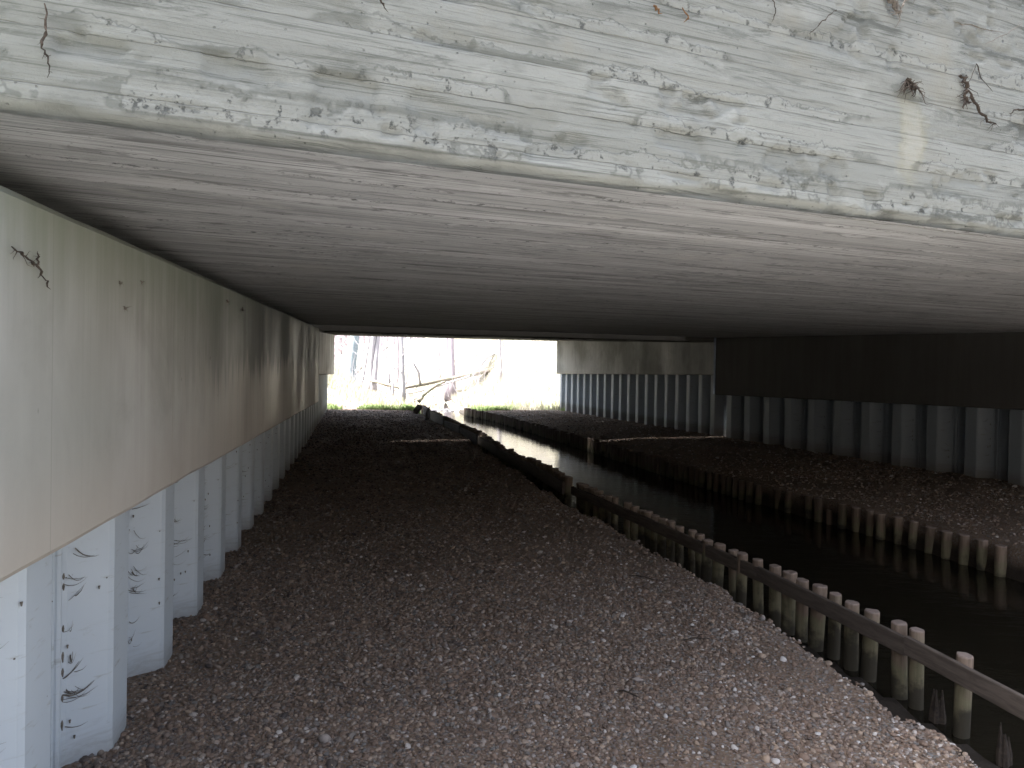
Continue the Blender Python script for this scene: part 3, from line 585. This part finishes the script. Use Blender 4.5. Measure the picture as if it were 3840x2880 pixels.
for (y, z_, r, lab) in ((2.09, 1.71, .006, 'brown clot of web high on the left beam'), (2.13, 1.64, .007, 'curved black caterpillar-like clot on the left beam'), (2.3, 1.735, .006, 'dark seed-like clot near the top of the left beam'), (3.88, 1.80, .012, 'dark cobweb tangle midway along the left beam'), (4.4, 1.79, .013, 'second dark tangle further along the left beam')):
    hang('cobweb', bea, [([(y-.012, z_+r), (y, z_-r*.6), (y+.02, z_+r*.8)], r*.6, 9)], lab, 'cobweb', mat_web)
# web fans and clots in the pile corners: countless, one object for each side
def webs(y_list, crest, sv, sgn, label, dens):
    m = MB(); rr = random.Random(5); nv = Vector((sv.y, -sv.x))*sgn
    for y in y_list:
        for k in range(dens):
            z_ = rr.uniform(.15, 1.0); p0 = Vector((crest(y), y))-sv*.09-nv*.135; p1 = Vector((crest(y), y))-sv*.0-nv*.0; out = Vector((p1.x-p0.x, p1.y-p0.y)); fr_ = Vector((-out.y, out.x)).normalized()*-1*sgn*-1
            fan = rr.choice([1, 1, 2, 2, 4]); ln = rr.uniform(.25, .9); slope = rr.uniform(-.03, .03)
            for q_ in range(fan):
                za = z_+rr.uniform(-.02, .02); zb_ = z_+slope+rr.uniform(-.022, .022); c = -sv*.005; l2 = ln*rr.uniform(.5, 1); s0 = rr.uniform(0, .25); sag = rr.uniform(.004, .022); W_ = []
                for j in range(7):
                    t = j/6; w_ = s0+(l2-s0)*t if l2 > s0 else l2*t
                    W_.append(Vector((p0.x+out.x*w_+c.x, p0.y+out.y*w_+c.y, za+(zb_-za)*t-sag*4*t*(1-t)+rr.uniform(-.0015, .0015))))
                tk = rr.uniform(.0005, .0012)*(2.0 if rr.random() < .15 else 1); m.tube(W_, [tk*1.3, tk*1.5, tk*1.2, tk, tk*.8, tk*.5, tk*.2], 4)
            if rr.random() < .5:
                a = Vector((p0.x, p0.y, z_)); m.tube([a+Vector((0, -.004, .012)), a+Vector((0, -.008, 0)), a+Vector((0, -.004, -.02*rr.random()-.008))], [.002, .006, .002], 6)
            if rr.random() < .4:
                t = rr.random(); a = Vector((p0.x+out.x*t-sv.x*.008, p0.y+out.y*t-sv.y*.008, rr.uniform(.1, 1.))); m.tube([a, a-Vector((0, 0, .012))], [.004, .002], 6)
    o = m.build('cobwebs', mat_web); o['kind'] = 'stuff'; o['label'] = label; o['category'] = 'cobwebs'
webs([y for y in nearL if 1.5 < y < 9], crestL, sL, 1, 'dusty cobweb wisps in the corners of the left sheet piles', 15)
webs([y for y in nearR if 9 < y < 15], crestR, sR, -1, 'dusty cobweb wisps in the corners of the right sheet piles', 7)
# twigs and one dead leaf on the gravel
for (x, y, l_, a, lab) in ((1.03, 4.0, .16, .3, 'thin dark twig lying on the gravel in the middle'), (.55, 3.3, .10, -.5, 'short black twig on the gravel near the bottom'), (.95, 5.2, .22, -.35, 'long thin twig on the darker gravel')):
    m = MB(); P_ = [Vector((math.cos(a)*l_*(t-.5)+random.uniform(-.006, .006), math.sin(a)*l_*(t-.5), .012+.008*math.sin(t*5))) for t in (0, .25, .5, .75, 1)]
    m.tube(P_, [.003, .004, .0035, .003, .001], 5); m.tube([P_[2], P_[2]+Vector((.02, .02, .008)), P_[2]+Vector((.045, .03, .01))], [.0025, .002, .0008], 5)
    o = m.build('twig', mat_root); o.location = (x, y, float(ground(x, y))); tag(o, lab, 'twig')

# ---------------------------------------------------------------- outside: trees, fallen logs, grass
def wander(p, d, L_, n_, rr, w, grav=0):
    P_ = [p]; d = d.normalized()
    for i in range(n_):
        d = (d+Vector([rr.uniform(-w, w) for _ in range(3)])+Vector((0, 0, grav))).normalized(); P_.append(P_[-1]+d*L_/n_)
    return P_, d
def tree(x, y, h, r, label, seed, mat=None, lean=(0, 0), stems=1, twigs=14, w=.07, low=.5, group=None, dz=.0):
    mat = mat or mat_bark_pale; rr = random.Random(seed); root = empty('bare_tree', (x, y, float(ground(x, y))-.1)); tag(root, label, 'tree', group)
    crown = MB()
    for s_ in range(stems):
        tr = MB(); a = rr.uniform(0, 6.28); o = Vector((math.cos(a), math.sin(a)*.5, 0))*(r*1.1 if stems > 1 else 0)
        P_, d = wander(o, Vector((lean[0]+(o.x*.3 if stems > 1 else 0), lean[1], 1)), h, 14, rr, w)
        rad = [r*(1-.75*i/14)*(1.5 if i == 0 else 1.12 if i == 1 else 1) for i in range(15)]; tr.tube(P_, rad, 10); tr.build('trunk', mat, root, True)
        for k in range(twigs):
            t = rr.uniform(low/h, 1); i = min(13, int(t*14)); a = rr.uniform(0, 6.28); dd = Vector((math.cos(a), math.sin(a), rr.uniform(-.1, .9)))
            B_, e = wander(P_[i], dd, rr.uniform(.5, 1.9)*min(1, h/6), 7, rr, .28, .03); br = max(.008, rad[i]*rr.uniform(.12, .3)); crown.tube(B_, [br*(1-.8*j/7) for j in range(8)], 5)
            for q_ in range(3):
                j = rr.randrange(2, 7); C_, _ = wander(B_[j], e+Vector([rr.uniform(-1, 1) for _ in range(3)]), rr.uniform(.2, .8), 4, rr, .3); crown.tube(C_, [br*.35, br*.28, br*.2, br*.14, .003], 4)
    crown.build('crown', mat, root)
    return root
tree(-7.9, 36, 9, .30, 'thick blue-grey trunk on the left slope by the opening edge', 1, mat_bark_blue, twigs=10, low=3)
tree(-7.0, 34.2, 8, .055, 'slim crooked trunk right of the thick blue-grey tree', 2, w=.13)
tree(-6.35, 33.2, 9, .13, 'pale twin trunk standing behind the thin log end', 3, stems=2, w=.05)
tree(-5.5, 34.5, 7, .05, 'thin curved sapling between two pale trunks', 4, w=.2, lean=(.1, 0))
tree(-5.15, 32, 7, .05, 'straight thin pole tree left of the speckled birch', 5, w=.04)
tree(-4.9, 33, 7, .045, 'thin pole tree leaning close beside the speckled birch', 6, lean=(.12, 0))
tree(-4.52, 30.8, 10, .12, 'speckled grey birch at the water edge in the middle', 7, w=.035, low=1.2, twigs=26)
tree(-3.55, 36, 8, .05, 'thin straight tree behind the middle of the log', 8)
tree(-3.1, 40, 8, .06, 'thin tree left of the fluted many-stemmed tree', 9)
tree(-2.7, 34.3, 10, .17, 'massive fluted tree of several stems behind the log', 10, mat_bark_dark, stems=4, twigs=8, w=.03, low=3)
tree(-1.9, 38.5, 9, .07, 'slender tree right of the fluted tree', 11)
tree(-.5, 33, 9, .09, 'pale leaning tree rooted on the right slope', 12, lean=(-.03, 0), twigs=18)
tree(-.1, 37, 9, .15, 'reddish trunk behind the pale leaning tree', 13, mat_bark_dark, twigs=6, low=3)
tree(.9, 37, 6, .04, 'thin sapling on top of the right slope', 14, w=.15)
tree(-8.6, 32.5, 6, .04, 'twisted sapling beside the left beam of the opening', 15, w=.22, twigs=24)
tree(-6.0, 39, 9, .09, 'grey tree deep behind the pale twin trunk', 16, mat_bark_dark)
# far-off wood: reads as one mass
m = MB(); rr = random.Random(3)
for k in range(330):
    y = rr.uniform(44, 100); x = rr.uniform(-.36, .16)*y; z0_ = float(ground(x, y)); r = rr.uniform(.06, .30); P_, _ = wander(Vector((x, y, z0_-.3)), Vector((rr.uniform(-.05, .05), 0, 1)), rr.uniform(5.5, 8.5), 6, rr, .04)
    m.tube(P_, [r*(1-.13*i) for i in range(7)], 7)
    for q_ in range(18):
        B_, _ = wander(P_[rr.randrange(0, 4)]+Vector((0, 0, rr.uniform(.3, 1.5))), Vector((rr.uniform(-1, 1), rr.uniform(-1, 1), rr.uniform(0, .8))), rr.uniform(1, 3.5), 5, rr, .3); m.tube(B_, [r*.2, r*.15, r*.11, r*.08, r*.05, .008], 3)
o = m.build('distant_wood', mat_bark_dark); o['kind'] = 'stuff'; o['label'] = 'reddish bare wood beyond the field'; o['category'] = 'wood'
m = MB()  # trees added out of view to cut the low sky light
for k in range(170):
    y = rr.uniform(-45, -14); x = rr.uniform(-40, 40); r = rr.uniform(.1, .3); P_, _ = wander(Vector((x, y, 0)), Vector((0, 0, 1)), rr.uniform(12, 19), 6, rr, .04); m.tube(P_, [r*(1-.1*i) for i in range(7)], 6)
    for q_ in range(6):
        B_, _ = wander(P_[rr.randrange(2, 6)], Vector((rr.uniform(-1, 1), rr.uniform(-1, 1), rr.uniform(0, .8))), rr.uniform(1, 4), 5, rr, .3); m.tube(B_, [r*.22, r*.18, r*.13, r*.1, r*.06, .01], 4)
o = m.build('light_blocking_wood', mat_bark_dark); o['kind'] = 'stuff'; o['label'] = 'unseen bare wood added behind the photographer to cut low sky light'; o['category'] = 'wood'
# undergrowth of bare twigs on the banks
m = MB()
for k in range(900):
    y = rr.uniform(31, 48); x = rr.uniform(-.30, .10)*y; 
    if xl(y)-.2 < x < xr(y)+.2: continue
    P_, _ = wander(Vector((x, y, float(ground(x, y)))), Vector((rr.uniform(-.5, .5), rr.uniform(-.5, .5), 1)), rr.uniform(.4, 2.6), 7, rr, .25); r = rr.uniform(.005, .018); m.tube(P_, [r*(1-.1*i) for i in range(8)], 4)
    B_, _ = wander(P_[3], Vector((rr.uniform(-1, 1), rr.uniform(-1, 1), .6)), .7, 4, rr, .3); m.tube(B_, [r*.6, r*.5, r*.4, r*.3, .002], 4)
o = m.build('undergrowth', mat_bark_pale); o['kind'] = 'stuff'; o['label'] = 'tangle of pale bare twigs on the banks'; o['category'] = 'undergrowth'
def log(pts, rad, label, mat, branches=()):
    root = empty('fallen_log', pts[0]); tag(root, label, 'log'); rr = random.Random(len(label)); V_ = [Vector(p)-Vector(pts[0]) for p in pts]; P_ = []
    for i in range(len(V_)-1):
        for k in range(4): P_.append(V_[i].lerp(V_[i+1], k/4)+Vector([rr.uniform(-.02, .02) for _ in range(3)]))
    P_.append(V_[-1]); n_ = len(P_); m_ = MB(); m_.tube(P_, [rad[0]+(rad[1]-rad[0])*i/n_ for i in range(n_)], 9); m_.build('trunk', mat, root, True)
    for bp, r_ in branches:
        m_ = MB(); m_.tube([Vector(p)-Vector(pts[0]) for p in bp], [r_*(1-.15*i) for i in range(len(bp))], 6); m_.build('branch', mat_bark_pale, root, True)
log([(-6.31, 33, .6), (-4.79, 32.5, .28), (-3.8, 33, .52), (-2.09, 34, .85), (-.66, 35, 1.2)], (.06, .13), 'long mossy log fallen across the stream', mat_moss,
    [([(-4.05, 32.8, .45), (-4.1, 32.6, 1.0), (-4.3, 32.5, 1.35), (-4.7, 32.4, 1.7)], .06), ([(-1.6, 34.5, 1.1), (-1.2, 35, 1.7), (-.5, 35.5, 2.1)], .05), ([(-5.4, 32.8, .4), (-5.45, 32.7, .8), (-5.3, 32.7, 1.2)], .03)])
log([(-4.6, 32.2, .05), (-3.69, 32, .28), (-2.6, 32.8, .62), (-1.9, 33.4, .85)], (.035, .06), 'thinner pale log under the mossy log', mat_bark_pale)
log([(-3.95, 31.2, -.2), (-3.7, 31.4, .1), (-3.3, 31.8, .45), (-2.9, 32.2, .6)], (.11, .05), 'leaning broken stem rising from the water edge', mat_moss)
# leaf litter bank face behind the water
m = MB()
for k in range(1600):
    y = rr.uniform(30.5, 36); x = float(xl(y)) + rr.uniform(-1.2, 2.6); z_ = float(ground(x, y)); a = rr.uniform(0, 6.28); s_ = rr.uniform(.03, .08)
    m.add([(x+math.cos(a)*s_, y+math.sin(a)*s_, z_+rr.uniform(0, .08)), (x-math.sin(a)*s_, y+math.cos(a)*s_, z_+.03), (x-math.cos(a)*s_, y-math.sin(a)*s_, z_+rr.uniform(0, .06))], [(0, 1, 2)])
o = m.build('leaf_litter', mat_brown_leaf); o['kind'] = 'stuff'; o['label'] = 'brown fallen leaves on the stream bank'; o['category'] = 'leaves'
def grass(n_, sampler, hmin, hmax, mat, name, label):
    V_ = np.zeros((n_, 3, 3)); xy = sampler(n_); x, y = xy; z_ = ground(x, y); a = RS.uniform(0, 6.28, n_); h = RS.uniform(hmin, hmax, n_); w_ = RS.uniform(.004, .010, n_)*1.4; lx, ly = RS.normal(0, .4, n_)*h, RS.normal(0, .4, n_)*h
    V_[:, 0] = np.stack([x-np.cos(a)*w_, y-np.sin(a)*w_, z_-.01], 1); V_[:, 1] = np.stack([x+np.cos(a)*w_, y+np.sin(a)*w_, z_-.01], 1); V_[:, 2] = np.stack([x+lx, y+ly, z_+h], 1)
    me = bpy.data.meshes.new(name); me.vertices.add(3*n_); me.vertices.foreach_set('co', V_.astype('f4').ravel()); me.loops.add(3*n_); me.loops.foreach_set('vertex_index', np.arange(3*n_, dtype='i4')); me.polygons.add(n_)
    me.polygons.foreach_set('loop_start', np.arange(0, 3*n_, 3, dtype='i4')); me.polygons.foreach_set('loop_total', np.full(n_, 3, dtype='i4')); me.update(calc_edges=True); me.materials.append(mat)
    o = link(name, me); o['kind'] = 'stuff'; o['label'] = label; o['category'] = 'grass'
def samp_green(n_):
    half = n_//2; y = RS.uniform(25.6, 28.6, n_)**1.0; y = 25.4+RS.exponential(1.2, n_)
    x = np.where(np.arange(n_) < half, xl(y)-RS.uniform(.05, 3.6, n_), xr(y)+RS.uniform(.1, 4.6, n_)*RS.rand(n_)**.5)
    y = np.where(np.arange(n_) < half, y, y+1.2); k = fbm(x*1.3, y*1.3, 2, 61) > .42; x = np.where(k, x, xl(y)-.5*RS.rand(n_)); return x, y
grass(20000, samp_green, .04, .20, mat_green, 'fresh_grass', 'bright green grass tufts at the edge of the far opening')
def samp_dry(n_):
    y = RS.uniform(27, 40, n_); left = RS.rand(n_) < .5; x = np.where(left, xl(y)-RS.uniform(.3, 6, n_), xr(y)+RS.uniform(.2, 6.5, n_)); return x, y
grass(60000, samp_dry, .06, .4, mat_dry, 'dry_grass', 'pale dry grass covering the stream banks')
# stones in the riffle
for k, (x, y, s_) in enumerate(((-3.0, 28.6, .13), (-2.75, 28.5, .10), (-2.5, 28.7, .14), (-2.3, 28.4, .09))):
    me = protos.objects[k].data.copy(); me.materials.clear(); me.materials.append(mat_stone); o = link('stone', me, None, (x, y, -.40)); o.scale = (s_*2.6, s_*2, s_*1.6)
    tag(o, ['leftmost wet stone breaking the surface of the far riffle', 'second wet stone from the left in the riffle', 'biggest wet stone in the far riffle', 'rightmost small wet stone in the far riffle'][k], 'stone', 'stones in the riffle')
